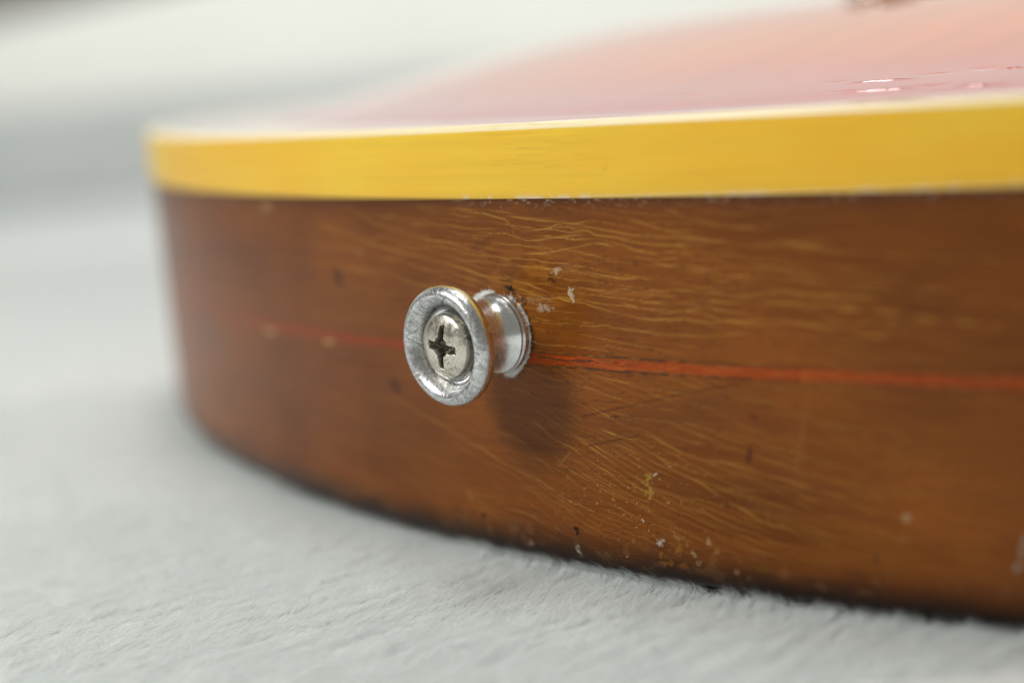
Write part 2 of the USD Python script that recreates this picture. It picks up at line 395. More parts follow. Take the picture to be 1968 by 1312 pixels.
def paint_rim(u, z, strip=False):
    """Base colour, roughness and relief (mm) of the rim at the grid u, z."""
    X, Y = project(side_points(u, z))
    q = np.stack([u, z, np.zeros_like(u)], -1)
    grain = fbm(q * [0.03, 1.5, 1], 4, 1)
    fine = fbm(q * [0.35, 6.0, 1], 3, 5)
    blot = fbm(q * [0.06, 0.09, 1], 3, 9)
    pore = fbm(q * [0.9, 9.0, 1] + [0, 0, 7], 2, 21)
    warm, dark = np.array([0.228, 0.0655, 0.0058]), np.array([0.128, 0.0335, 0.0031])
    t = np.clip(0.5 + 0.5 * (grain - 0.5) + 1.5 * (blot - 0.5) + 0.4 * (fine - 0.5), 0, 1)
    C = dark + (warm - dark) * t[..., None]
    rough = 0.30 + 0.10 * (fine - 0.5) + 0.08 * (blot - 0.5)
    rel = np.zeros_like(u)
    if strip:
        live = sstep(-6, 3, u)                                # bare and bright right of the button, lacquered over on the left
        s = fbm(q * [0.25, 7.0, 1] + [0, 0, 3], 3, 33)
        red = np.array([0.33, 0.052, 0.0025]) * (0.65 + 0.7 * s)[..., None]
        dull = np.array([0.24, 0.036, 0.004]) * (0.8 + 0.4 * s)[..., None]
        vis = 0.95 * (0.5 + 0.5 * sstep(-80, -20, u))
        nz = fbm(np.stack([u * 0.22, u * 0, u * 0 + np.where(z > 24.6, 3.0, 9.0)], -1), 4, 34)
        body = sstep(-0.05, 0.22, np.minimum(z - ZS0, ZS1 - z) - 0.55 * (nz - 0.45))
        C = mixc(C, dull, vis * body)
        C = mixc(C, red, body * live * (0.95 - 0.62 * sstep(24, 56, u)))
        a = sstep(2, 5, u) * (1 - sstep(14, 24, u))
        mid = 24.75 + 0.25 * (fbm(np.stack([u * 0.5, u * 0, u * 0], -1), 3, 40) - 0.5)
        C = mixc(C, (0.05, 0.022, 0.01), 0.85 * a * np.exp(-((z - mid) / (0.10 + 0.15 * np.exp(-((u - 9) / 4) ** 2))) ** 2) * sstep(0.38, 0.52, fbm(q * [1.2, 5, 1], 3, 41)))
        C = mixc(C, (0.50, 0.20, 0.05), 0.35 * sstep(0.62, 0.72, fbm(q * [1.0, 12, 1], 3, 43)) * live)
        edge = np.exp(-((z - ZS0) / 0.13) ** 2) + np.exp(-((z - ZS1) / 0.10) ** 2)
        C = mixc(C, (0.045, 0.018, 0.008), np.clip(edge * sstep(0.36, 0.55, fbm(q * [0.7, 1, 1], 3, 45)) * sstep(-2, 4, u) * (1 - 0.5 * sstep(30, 60, u)), 0, 0.9))
        return C, rough, rel
    gold = np.clip(line_cover(u, z) * 1.15, 0, 1)
    halo = np.clip(line_cover(u, z, 3.0), 0, 1)
    C = mixc(C, (0.40, 0.185, 0.03), 0.16 * halo)
    C = mixc(C, (0.58, 0.31, 0.055), 0.80 * gold)
    rel += 0.018 * gold - 0.006 * halo
    sd = np.exp(-((z - ZS1 - 0.03) / 0.13) ** 2) + np.exp(-((z - ZS0 + 0.03) / 0.15) ** 2)
    C = mixc(C, (0.035, 0.014, 0.007), np.clip(0.9 * sd * sstep(0.40, 0.56, fbm(q * [0.8, 0.2, 1] + [0, 0, 31], 4, 46)) * sstep(1, 6, u) * (1 - 0.75 * sstep(24, 46, u)), 0, 0.9))
    # the even set of long wavy checks that runs along the rim
    S_ = 0.80 * np.exp(-(((X - 1080) / 300) ** 2 + ((Y - 520) / 150) ** 2)) + 0.70 * np.exp(-(((X - 1480) / 420) ** 2 + ((Y - 560) / 170) ** 2)) + 0.40 * np.exp(-(((X - 760) / 170) ** 2 + ((Y - 470) / 70) ** 2))
    S_ += 0.60 * np.exp(-(((X - 1240) / 240) ** 2 + ((Y - 930) / 150) ** 2)) + 0.50 * np.exp(-(((X - 1600) / 320) ** 2 + ((Y - 980) / 130) ** 2)) + 0.10
    wz = 1.5 * (fbm(q * [0.10, 0.22, 1] + [0, 0, 21], 3, 201) - 0.5) + 0.5 * (fbm(q * [0.45, 0.5, 1] + [0, 0, 22], 3, 202) - 0.5)
    up = sstep(24.2, 25.2, z)
    drop = up * 0.075 * u + (1 - up) * (0.40 * u - 0.0030 * u * u)
    ph = (z + drop + wz) / 0.76
    fr = np.abs(ph - np.round(ph)) * 0.76
    row = np.round(ph)
    on = fbm(np.stack([u * 0.13 + row * 7.31, row * 3.17, 0 * u], -1), 3, 203)
    wl = 0.034 + 0.022 * fbm(np.stack([u * 0.5, row * 5.1, 0 * u + 1], -1), 2, 204)
    chk = np.exp(-(fr / wl) ** 2) * sstep(0.40, 0.58, on) * np.clip(S_, 0, 1) * (1 - sstep(60, 80, u))
    C = mixc(C, (0.52, 0.26, 0.045), 0.66 * chk)
    rel += 0.015 * chk
    near = np.exp(-(((X - 1020) / 120) ** 2 + ((Y - 540) / 70) ** 2))          # golden bruise above the button
    C = mixc(C, (0.42, 0.17, 0.02), 0.40 * near * sstep(0.35, 0.65, fbm(q * [0.5, 1.1, 1], 3, 50)))
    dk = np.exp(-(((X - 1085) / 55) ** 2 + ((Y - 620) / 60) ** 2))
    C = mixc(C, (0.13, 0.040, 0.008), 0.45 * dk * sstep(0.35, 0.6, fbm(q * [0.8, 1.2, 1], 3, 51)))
    # pores and specks of dirt
    spk = sstep(0.70, 0.78, pore)
    C = mixc(C, (0.06, 0.022, 0.008), 0.55 * spk * sstep(0.45, 0.6, blot))
    dots = sstep(0.80, 0.86, fbm(q * [3.2, 4.4, 1] + [0, 0, 2], 2, 61))
    C = mixc(C, (0.03, 0.012, 0.006), 0.8 * dots * np.exp(-(((X - 1250) / 230) ** 2 + ((Y - 900) / 190) ** 2)))
    pale = sstep(0.82, 0.87, fbm(q * [3.0, 3.6, 1] + [0, 0, 5], 2, 63))
    C = mixc(C, (0.55, 0.33, 0.12), 0.7 * pale * np.exp(-(((X - 1230) / 200) ** 2 + ((Y - 960) / 130) ** 2)))
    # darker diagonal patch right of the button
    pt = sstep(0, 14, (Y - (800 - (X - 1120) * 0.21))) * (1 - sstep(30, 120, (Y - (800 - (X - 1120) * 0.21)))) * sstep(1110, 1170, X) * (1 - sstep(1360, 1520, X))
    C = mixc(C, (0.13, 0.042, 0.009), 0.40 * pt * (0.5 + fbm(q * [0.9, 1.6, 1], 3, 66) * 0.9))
    # dirt in the corner under the binding, contact shade painted over worn dark finish on the back edge
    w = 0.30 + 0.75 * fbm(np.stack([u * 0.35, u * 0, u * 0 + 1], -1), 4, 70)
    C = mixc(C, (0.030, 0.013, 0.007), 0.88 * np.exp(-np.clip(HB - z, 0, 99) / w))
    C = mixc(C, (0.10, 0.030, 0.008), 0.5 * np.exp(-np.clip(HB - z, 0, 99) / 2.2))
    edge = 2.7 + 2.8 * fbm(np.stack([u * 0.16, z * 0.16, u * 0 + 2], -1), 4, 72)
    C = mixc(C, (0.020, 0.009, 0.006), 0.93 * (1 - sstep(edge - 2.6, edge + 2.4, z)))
    nick = sstep(0.62, 0.70, fbm(q * [0.7, 0.7, 1] + [0, 0, 9], 4, 75)) * np.exp(-((z - 3.6) / 2.2) ** 2)
    C = mixc(C, (0.26, 0.13, 0.04), 0.22 * nick)
    # pale filler dust along the binding joint
    pd = sstep(0.60, 0.72, fbm(q * [1.6, 3.0, 1] + [0, 0, 11], 3, 77)) * np.exp(-np.clip(HB - z, 0, 99) / 0.45)
    C = mixc(C, (0.45, 0.38, 0.30), 0.55 * pd * sstep(-12, 0, u))
    for sx, sy, rx, ry, ang, col, st, kind in SPOTS:
        a = math.radians(ang)
        dx, dy = X - sx, Y - sy
        if kind != 'soft':
            wv = 0.45
            n1 = (fbm(q * 2.3, 3, 81) - 0.5) * 2; n2 = (fbm(q * 2.3 + 40, 3, 82) - 0.5) * 2
            dx = dx + n1 * rx * wv * 2; dy = dy + n2 * ry * wv * 2
        e = np.sqrt(((dx * math.cos(a) + dy * math.sin(a)) / rx) ** 2 + ((-dx * math.sin(a) + dy * math.cos(a)) / ry) ** 2)
        if kind == 'soft':
            k = 1 - sstep(0.55, 1.15, e)
        elif kind == 'chip':
            k = (1 - sstep(0.6, 0.9, e)) * (0.55 + 0.6 * sstep(0.35, 0.6, fbm(q * 5.0, 3, 86))); rel += 0.04 * k
        elif kind == 'flake':
            k = (1 - sstep(0.7, 1.15, e)) * sstep(0.42, 0.56, fbm(q * 4.2, 3, 85)); rel += 0.06 * k; rough = rough + 0.15 * k
        else:
            k = np.exp(-((e - 0.9) / 0.25) ** 2)
        C = mixc(C, lin(*col) * 0.62, np.clip(st * k, 0, 1))
    for pts, col, st, wd in SCRATCHES:
        b = np.array(pts, float)
        t = np.concatenate([[0], np.cumsum(np.linalg.norm(np.diff(b, axis=0), axis=1))])
        qq = np.arange(0, t[-1], 1.0)
        uz = rim_at(np.stack([np.interp(qq, t, b[:, 0]), np.interp(qq, t, b[:, 1])], 1))
        uz = uz[np.isfinite(uz).all(1)]
        d, i = cKDTree(uz).query(np.stack([u.ravel(), z.ravel()], 1), distance_upper_bound=1.5)
        f = np.clip(np.minimum(i, len(uz) - 1 - np.minimum(i, len(uz) - 1)) / 12.0, 0.15, 1)
        d = d.reshape(u.shape)
        C = mixc(C, lin(*col) * 0.62, np.where(np.isfinite(d), st * np.exp(-(np.minimum(d, 9) / wd) ** 2), 0))
    rel += 0.012 * (grain - 0.5) + 0.006 * (fine - 0.5)
    return C, np.clip(rough, 0.2, 0.9), rel


guitar = thing('electric_guitar', 'cherry red electric guitar with yellow binding and worn brown wooden rim lying on white fur', 'guitar')


def rim_part(name, z0, z1, dz, strip=False, **kw):
    z = np.linspace(z0, z1, int(round((z1 - z0) / dz)) + 1)
    u2, z2 = np.meshgrid(U, z)
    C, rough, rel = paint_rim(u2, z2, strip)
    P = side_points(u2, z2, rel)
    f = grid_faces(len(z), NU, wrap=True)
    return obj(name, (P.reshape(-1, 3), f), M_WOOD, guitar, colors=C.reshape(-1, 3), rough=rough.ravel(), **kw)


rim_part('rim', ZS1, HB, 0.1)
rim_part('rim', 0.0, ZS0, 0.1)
rim_part('seam_strip', ZS0, ZS1, 0.075, True, label='thin orange red wooden strip along the middle of the rim')

# flat back, a fan from the middle
cu = np.linspace(UL, UR, 400, endpoint=False)
ob = side_points(cu, np.zeros_like(cu))
bk = np.vstack([ob, [[0, 200, 0.0]]])
fb = np.stack([np.arange(400), np.full(400, 400), (np.arange(400) + 1) % 400], 1)
obj('back', (bk, fb), mat('dark_back', {'p': ('principled_bsdf', {'base_color': (0.06, 0.022, 0.008), 'roughness': 0.4})}, [], 'p.BSDF'), guitar, normals=False)

# ------------------------------------------------------------------ binding
BW = 1.7                                                                 # width of its top face
ub = ugrid([(UL, -160, 4.0), (-160, -30, 0.6), (-30, 45, 0.2), (45, 110, 0.4), (110, UR, 4.0)])
sec = [(-0.35, HB)]                                                        # (outward offset, z), bottom joint to inner top edge
sec += [(0.20 - 0.12 * math.exp(-k / 1.5), HB + 0.02 + 0.10 * k) for k in range(3)]
sec += [(0.22, z) for z in np.linspace(HB + 0.4, HT - 0.78, 46)]
sec += [(0.22 - 0.75 * (1 - math.cos(a)), HT - 0.75 + 0.75 * math.sin(a)) for a in np.linspace(0.15, math.pi / 2, 9)]
sec += [(x, HT - 0.012 * abs(x)) for x in np.linspace(-0.7, -BW, 6)]
sec = np.array(sec)
u2, k2 = np.meshgrid(ub, np.arange(len(sec)))
pp, nn = at_u(u2)
o2, z2 = sec[k2, 0], sec[k2, 1]
P = np.stack([pp[..., 0] + nn[..., 0] * o2, pp[..., 1] + nn[..., 1] * o2, z2], -1)
q = np.stack([u2, z2, o2], -1)
st = fbm(q * [0.035, 1.6, 1], 4, 90); st2 = fbm(q * [0.18, 7.0, 1], 3, 91); bl = fbm(q * [0.07, 0.2, 1], 3, 92)
CB = np.array([0.85, 0.515, 0.034]) * (0.86 + 0.16 * st + 0.10 * st2)[..., None] * np.stack([np.ones_like(st), 0.86 + 0.28 * bl, 0.6 + 0.9 * bl], -1)
CB = mixc(CB, (0.92, 0.78, 0.50), sstep(HT - 0.80, HT - 0.62, z2) * 0.95)           # highlight on bevel and top face, painted in as cream
X, Y = project(P)
scr = sstep(0.60, 0.66, fbm(q * [0.22, 9.0, 1] + [0, 0, 3], 3, 93)) * np.exp(-(((X - 1020) / 140) ** 2)) * sstep(HB + 1.5, HB + 5, z2)
CB = mixc(CB, (0.50, 0.24, 0.02), 0.20 * scr)
drk = sstep(0.80, 0.86, fbm(q * [0.5, 3.2, 1] + [0, 0, 8], 3, 94))
CB = mixc(CB, (0.25, 0.11, 0.02), 0.5 * drk * (z2 < HT - 0.5))
low = np.exp(-np.abs(z2 - HB - 0.18) / 0.15)
pw = low * sstep(0.52, 0.62, fbm(q * [0.7, 0.1, 1] + [0, 0, 5], 4, 95)) * np.where((ub > -6)[None, :], 1, 0.0)
CB = mixc(CB, (0.86, 0.80, 0.66), 0.9 * pw)
ln = np.exp(-((z2 - HB - 0.28) / 0.11) ** 2) * sstep(8, 14, u2)
CB = mixc(CB, (0.90, 0.72, 0.42), 0.75 * ln)
CB = mixc(CB, (0.20, 0.085, 0.02), 0.8 * (z2 < HB + 0.06))
CB = mixc(CB, (0.46, 0.20, 0.02), 0.30 * np.exp(-(z2 - HB) / 0.5))
obj('binding', (P.reshape(-1, 3), grid_faces(len(sec), len(ub), wrap=True)), M_BIND, guitar, colors=CB.reshape(-1, 3), label='aged yellow plastic binding around the top edge')

# ------------------------------------------------------------------ carved top
def carve(d):
    dip = -0.55 * np.exp(-((d - 13) / 6.5) ** 2)
    return dip + 11.4 * sstep(11, 102, d) ** 0.95


ut = ugrid([(UL, -160, 3.0), (-160, -40, 0.8), (-40, 20, 0.5), (20, 75, 0.2), (75, 120, 0.8), (120, UR, 3.0)])
p0, n0 = at_u(ut)
p0 = p0 - n0 * BW
sr = np.concatenate([np.linspace(0, 0.28, 130)[:-1], np.linspace(0.28, 0.6, 34)[:-1], np.linspace(0.6, 1, 20)])
tgt = np.stack([np.zeros_like(ut), np.clip(p0[:, 1], B_, 345)], 1)
XY = p0[None] + sr[:, None, None] * (tgt - p0)[None]
dd, _ = cKDTree(_P - at_u(np.interp(np.arange(len(_P)), np.arange(len(_P)), _S[:-1] - S_BUT))[1] * BW).query(XY.reshape(-1, 2))
dd = dd.reshape(XY.shape[:2])
Z = HT - 0.02 + carve(dd)
q = np.stack([XY[..., 0], XY[..., 1], 0 * Z], -1)
Z = Z + 0.10 * (fbm(q * 0.05, 3, 101) - 0.5) * sstep(2, 12, dd)
PT = np.stack([XY[..., 0], XY[..., 1], Z], -1)
# lacquer dents beside the binding at the right
ud = np.broadcast_to(ut, dd.shape)
XT, YT = project(PT)
for dx, dy, su, sd, h in [(1690, 156, 4.6, 0.42, 0.13), (1690, 174, 4.8, 0.40, 0.13), (1935, 131, 3.0, 0.42, 0.10), (1880, 164, 4.0, 0.36, 0.09), (1612, 158, 1.6, 0.6, -0.08), (1625, 176, 1.6, 0.6, -0.08), (1790, 165, 2.4, 0.7, -0.10),
                          (1900, 132, 2.2, 1.0, -0.10), (1860, 160, 3.0, 0.6, 0.06), (1800, 142, 2.6, 0.5, -0.06), (1300, 186, 9.0, 0.5, -0.05), (1180, 200, 7.0, 0.6, -0.05)]:
    k = np.argmin(np.where(dd < 45, (XT - dx) ** 2 + 9 * (YT - dy) ** 2, 1e12))
    u0, d0 = ud.ravel()[k], dd.ravel()[k]
    wig = 0.5 * (fbm(np.stack([ud * 0.5, ud * 0, ud * 0 + u0], -1), 3, 103) - 0.5)
    PT[..., 2] += h * (0.55 + 0.9 * fbm(np.stack([ud * 0.8, ud * 0 + dx, ud * 0], -1), 3, 107)) * np.exp(-((ud - u0) / su) ** 2 - ((dd - d0 - wig) / sd) ** 2)
fl = fbm(q * [0.25, 0.03, 1], 3, 105)
red, orange = np.array([0.62, 0.040, 0.020]), np.array([0.88, 0.25, 0.04])
CT = red + (orange - red) * sstep(14, 60, dd)[..., None] * 0.9
CT = CT * (0.85 + 0.3 * fl)[..., None]
CT = mixc(CT, (0.42, 0.03, 0.012), np.exp(-dd / 1.0))
obj('top', (PT.reshape(-1, 3), grid_faces(len(sr), len(ut), wrap=True)), M_TOP, guitar, colors=CT.reshape(-1, 3), label='glossy arched cherry red sunburst top')


def top_z(x, y):
    d, _ = cKDTree(_P).query([[x, y]])
    return HT + float(carve(d[0] - BW))


# stop bar tailpiece and its two studs
def lathe(prof, seg=48):
    prof = np.array(prof, float)
    a = np.linspace(0, 2 * math.pi, seg, endpoint=False)
    P = np.stack([prof[:, 0][:, None] * np.cos(a), prof[:, 0][:, None] * np.sin(a), np.broadcast_to(prof[:, 1][:, None], (len(prof), seg))], -1)
    return P.reshape(-1, 3), grid_faces(len(prof), seg, wrap=True)


ZB = top_z(0, 138)
xs = np.linspace(-47, 47, 80)
aa = np.linspace(0, 2 * math.pi, 24, endpoint=False)
endr = np.clip(1 - (np.abs(xs) / 47.0) ** 14, 0.02, 1) ** 0.5
hz = 4.6 * endr; wy = 7.2 * endr
BAR = np.stack([np.broadcast_to(xs[:, None], (80, 24)), 138 + wy[:, None] * np.cos(aa), ZB + 6.5 + hz[:, None] * np.sin(aa)], -1)
tp = obj('tailpiece', (BAR.reshape(-1, 3), grid_faces(80, 24, wrap=True, flip=True)), M_CHROME, guitar)
for sx in (-41, 41):
    zt = top_z(sx, 138)
    pv, pf = lathe([(0.01, 0), (6, 0), (6, 0.8), (4.2, 1.3), (4.2, 7), (6.8, 7.4), (6.8, ZB + 14 - zt - 1), (6.2, ZB + 14 - zt), (0.01, ZB + 14.3 - zt)])
    obj('stud', (pv + [sx, 138, zt], pf), M_CHROME, tp, normals=35)

# ------------------------------------------------------------------ strap button, screw, felt washer
_ug = np.linspace(-12, 8, 400)
UB0, ZB0 = -1.2, 27.2
for _ in range(6):                                                        # where the photograph's button base is
    pxs, pys = project(side_points(_ug, np.full_like(_ug, ZB0)))
    UB0 = float(np.interp(967, pxs, _ug))
    zz = np.linspace(15, 40, 200)
    pxs, pys = project(side_points(np.full_like(zz, UB0), zz))
    ZB0 = float(np.interp(-638, -pys, zz))
bp, bn = at_u(np.array([UB0]))
BASE = np.array([bp[0, 0], bp[0, 1], ZB0])
AX = np.array([bn[0, 0], bn[0, 1], 0.0]); AX /= np.linalg.norm(AX)
E1 = np.cross([0, 0, 1], AX); E1 /= np.linalg.norm(E1)
E2 = np.cross(AX, E1)


def place(P):
    P = np.asarray(P, float)
    return BASE + P[..., :1] * E1 + P[..., 1:2] * E2 + P[..., 2:3] * AX


def smooth_profile(pts, n):
    pts = np.array(pts, float)
    for _ in range(3):                                                    # corner cutting
        a, b = pts[:-1], pts[1:]
        pts = np.vstack([pts[:1], np.stack([0.75 * a + 0.25 * b, 0.25 * a + 0.75 * b], 1).reshape(-1, 2), pts[-1:]])
    t = np.concatenate([[0], np.cumsum(np.linalg.norm(np.diff(pts, axis=0), axis=1))])
    q = np.linspace(0, t[-1], n)
    return np.stack([np.interp(q, t, pts[:, 0]), np.interp(q, t, pts[:, 1])], 1)


prof = smooth_profile([(3.2, 0.25), (4.45, 0.25), (4.62, 0.4), (4.62, 0.95), (4.5, 1.15), (4.35, 1.25), (4.5, 1.45), (4.1, 1.8), (3.6, 2.6), (3.25, 4.0), (3.1, 5.4), (3.4, 6.5), (4.9, 7.15), (6.1, 7.3),
                       (6.74, 7.65), (6.80, 8.4), (6.62, 9.1), (6.15, 9.6), (5.6, 9.68), (5.1, 9.35), (4.7, 8.85), (4.4, 8.3), (4.2, 7.75), (3.4, 7.6), (0.01, 7.6)], 330)
SEG, NP = 560, 330
_im = int(np.argmax(prof[:, 0]))
_k = int(np.searchsorted(-prof[_im:, 0], -4.2)) + _im
face_z = lambda r: np.interp(r, prof[_im:_k, 0][::-1], prof[_im:_k, 1][::-1])
ang = np.linspace(0, 2 * math.pi, SEG, endpoint=False)
BP = np.stack([prof[:, :1] * np.cos(ang), prof[:, :1] * np.sin(ang), np.broadcast_to(prof[:, 1:2], (NP, SEG))], -1)
q = BP * 1.0
n1 = fbm(q * 0.8, 3, 120); n2 = fbm(q * 3.0, 4, 121); n3 = fbm(q * 8.0, 3, 122)
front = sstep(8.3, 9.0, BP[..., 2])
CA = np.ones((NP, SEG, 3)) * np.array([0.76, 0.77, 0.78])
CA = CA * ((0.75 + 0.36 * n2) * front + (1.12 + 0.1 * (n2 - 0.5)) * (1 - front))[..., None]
RA = 0.22 + 0.16 * (n1 - 0.5) + 0.16 * (n2 - 0.5) + 0.05 * front
turn = fbm(np.stack([prof[:, 0] * 0, prof[:, 1] * 9, prof[:, 0] * 7], -1), 3, 125)[:, None]
CA = CA * (0.92 + 0.16 * turn)[..., None]
CA = mixc(CA, (0.16, 0.15, 0.14), 0.6 * front * sstep(0.55, 0.66, n3) * sstep(0.42, 0.56, n1))       # pitted grime
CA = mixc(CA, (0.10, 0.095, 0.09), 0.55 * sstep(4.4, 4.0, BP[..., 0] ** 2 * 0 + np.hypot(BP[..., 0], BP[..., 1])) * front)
grv = np.exp(-((BP[..., 2] - 1.2) / 0.12) ** 2)
CA = mixc(CA, (0.15, 0.15, 0.15), 0.55 * grv)
relb = 0.010 * (n2 - 0.5) + 0.006 * (n3 - 0.5)
rs = np.random.default_rng(12)
flat = BP.reshape(-1, 3)
tb = cKDTree(flat)
nick = np.zeros(len(flat)); deep = np.zeros(len(flat))
for k in range(520):                                                       # short scratches and nicks over the flange
    a, r = rs.uniform(0, 2 * math.pi), rs.uniform(4.3, 6.75)
    d = rs.uniform(0, math.pi)
    if rs.random() < 0.5:
        d = -0.9 + rs.normal(0, 0.25)
    L = rs.gamma(1.5, 0.22); t = np.arange(-L, L + 0.03, 0.03)
    pts = np.stack([r * math.cos(a) + t * math.cos(d), r * math.sin(a) + t * math.sin(d) + 0.03 * np.cumsum(rs.normal(0, 1, len(t))) * 0.3], 1)
    rr = np.hypot(pts[:, 0], pts[:, 1])
    zz = face_z(rr)
    pts = np.column_stack([pts, zz])[(rr > 4.3) & (rr < 6.75)]
    s = rs.uniform(0.25, 1.0)
    for i in tb.query_ball_point(pts, rs.uniform(0.05, 0.10)):
        nick[i] = np.maximum(nick[i], s)
for pts2, s in (([(0.2, 4.7), (1.6, 5.6)], 1.0), ([(3.2, -4.4), (4.2, -3.7)], 0.9), ([(3.0, -4.2), (3.9, -4.2)], 0.8), ([(3.4, -4.9), (3.9, -4.1)], 0.9), ([(4.3, -2.4), (4.6, -1.5)], 0.9)):
    t = np.linspace(0, 1, 60)[:, None]
    pp2 = np.array(pts2[0]) * (1 - t) + np.array(pts2[1]) * t
    rr = np.hypot(pp2[:, 0], pp2[:, 1])
    zz = face_z(rr)
    for i in tb.query_ball_point(np.column_stack([pp2, zz]), 0.09):
        deep[i] = np.maximum(deep[i], s)
nick, deep = nick.reshape(NP, SEG), deep.reshape(NP, SEG)
CA = mixc(CA, (0.14, 0.135, 0.13), 0.52 * nick + 0.8 * deep * (1 - nick))
RA = RA + 0.25 * nick
relb = relb - 0.02 * nick - 0.04 * deep
dr = np.hypot(BP[..., 0], BP[..., 1])
nrm = np.stack([BP[..., 0] / dr, BP[..., 1] / dr, np.zeros_like(dr)], -1) * (1 - front)[..., None] + np.array([0, 0, 1.0]) * front[..., None]
BP = BP + nrm * relb[..., None]
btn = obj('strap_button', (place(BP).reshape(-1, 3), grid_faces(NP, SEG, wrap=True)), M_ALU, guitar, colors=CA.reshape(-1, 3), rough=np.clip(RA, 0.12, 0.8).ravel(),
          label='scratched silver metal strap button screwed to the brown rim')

# domed cross-head screw: rings of a height field with the worn cross sunk into it
RS = 3.74
rr = np.concatenate([np.linspace(0.001, 3.45, 105), np.linspace(3.47, RS, 12)])
SG = 360
aa = np.linspace(0, 2 * math.pi, SG, endpoint=False)
sx = rr[:, None] * np.cos(aa); sy = rr[:, None] * np.sin(aa)
dome = 8.15 + 1.55 * np.sqrt(np.clip(1 - (rr / 4.15) ** 2, 0, 1))[:, None] + 0 * sx
dome = dome - 0.9 * sstep(3.5, RS, rr)[:, None]
rot = math.radians(-8)
cx, cy = sx * math.cos(rot) + sy * math.sin(rot), -sx * math.sin(rot) + sy * math.cos(rot)
wobble = 0.14 * (fbm(np.stack([sx, sy, 0 * sx], -1) * 1.6, 3, 130) - 0.5) * 2
arm = lambda a, b, L, w: (1 - sstep(w * 0.75, w * 1.15, np.abs(b) + wobble * 0.5 + 0.05 * np.abs(a))) * (1 - sstep(L * 0.86, L * 1.04, np.abs(a) + wobble))
cross = np.maximum(arm(cx, cy, 2.25, 0.50), arm(cy, cx, 2.5, 0.50))
cross = np.maximum(cross, 1 - sstep(0.8, 1.2, np.hypot(sx, sy) + wobble))
depth = 1.7 * np.clip(1 - np.hypot(sx, sy) / 3.2, 0.25, 1)
m2 = fbm(np.stack([sx, sy, 0 * sx], -1) * 5, 4, 131); m3 = fbm(np.stack([sx, sy, 0 * sx], -1) * 2.0, 3, 132)
lip = 0.05 * np.exp(-((cross - 0.25) / 0.2) ** 2)
zsf = dome - cross * depth + lip * m3 + 0.015 * (m2 - 0.5)
zsf += cross * 0.25 * (m2 - 0.5)
SP = np.stack([sx, sy, zsf], -1)
CS = np.ones(sx.shape + (3,)) * np.array([0.70, 0.66, 0.57]) * (0.82 + 0.3 * m3)[..., None]
CS = mixc(CS, (0.10, 0.085, 0.065), 0.97 * sstep(0.2, 0.6, cross) * (0.75 + 0.4 * sstep(0.62, 0.42, m2)).clip(0, 1))
pit = sstep(0.60, 0.70, fbm(np.stack([sx, sy, 0 * sx], -1) * 6.5, 3, 133)) * sstep(0.40, 0.60, fbm(np.stack([sx, sy, 0 * sx + 4], -1) * 1.2, 2, 134))
CS = mixc(CS, (0.12, 0.10, 0.08), 0.6 * pit)
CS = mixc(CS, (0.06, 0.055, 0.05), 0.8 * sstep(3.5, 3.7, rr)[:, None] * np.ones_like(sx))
RSF = 0.32 + 0.3 * (m3 - 0.5) + 0.35 * cross
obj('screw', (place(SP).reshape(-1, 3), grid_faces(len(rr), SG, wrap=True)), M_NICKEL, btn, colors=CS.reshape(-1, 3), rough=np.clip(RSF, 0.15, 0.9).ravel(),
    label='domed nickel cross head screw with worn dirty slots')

# crushed felt washer with a ragged rim, and the loose fibres around it
NA, NRW = 260, 9
a = np.linspace(0, 2 * math.pi, NA, endpoint=False)
n_a = fbm(np.stack([np.cos(a) * 2.2, np.sin(a) * 2.2, 0 * a], -1), 4, 140) - 0.5
n_b = fbm(np.stack([np.cos(a) * 14, np.sin(a) * 14, 0 * a], -1), 3, 141) - 0.5
bump_ul = np.exp(-((np.angle(np.exp(1j * (a - math.radians(122)))) / 0.42) ** 2)) + 0.8 * np.exp(-((np.angle(np.exp(1j * (a - math.radians(-75)))) / 0.22) ** 2))
gap = np.exp(-((np.angle(np.exp(1j * (a - math.radians(82)))) / 0.30) ** 2))
ro = 4.66 + 0.45 * n_a + 0.5 * n_b + 0.65 * bump_ul - 0.6 * gap
k = np.linspace(0, math.pi, NRW)
rad = ro[None] + (np.sin(k)[:, None] - 1) * 0.22
rad[0] = 3.0; rad[-1] = 3.0
hh = 0.05 + (0.32 + 0.5 * n_b + 0.5 * bump_ul).clip(0.12, 1.2)[None] * (1 - np.cos(k)[:, None]) / 2
WP = np.stack([rad * np.cos(a), rad * np.sin(a), hh], -1)
WP[1:-1] += rng.normal(0, 0.05, WP[1:-1].shape)
obj('felt_washer', (place(WP).reshape(-1, 3), grid_faces(NRW, NA, wrap=True)), M_FELT, btn, normals=60, label='crushed white felt washer with ragged edge behind the button')


def curves(name, pts, widths, material, parent, **kw):
    """pts n x k x 3 in mm, widths n x k in mm."""
    n, kk = pts.shape[:2]
    base = str(parent.GetPath())
    c = UsdGeom.BasisCurves.Define(stage, numbered(base + '/' + name))
    c.CreateTypeAttr('linear')
    c.CreateCurveVertexCountsAttr(Vt.IntArray.FromNumpy(np.full(n, kk, np.int32)))
    c.CreatePointsAttr(Vt.Vec3fArray.FromNumpy((pts.reshape(-1, 3) * MM).astype(np.float32)))
    c.CreateWidthsAttr(Vt.FloatArray.FromNumpy((widths.ravel() * MM).astype(np.float32)))
    c.SetWidthsInterpolation('vertex')
    UsdShade.MaterialBindingAPI.Apply(c.GetPrim()).Bind(material)
    tag(c.GetPrim(), **kw)
    return c.GetPrim()


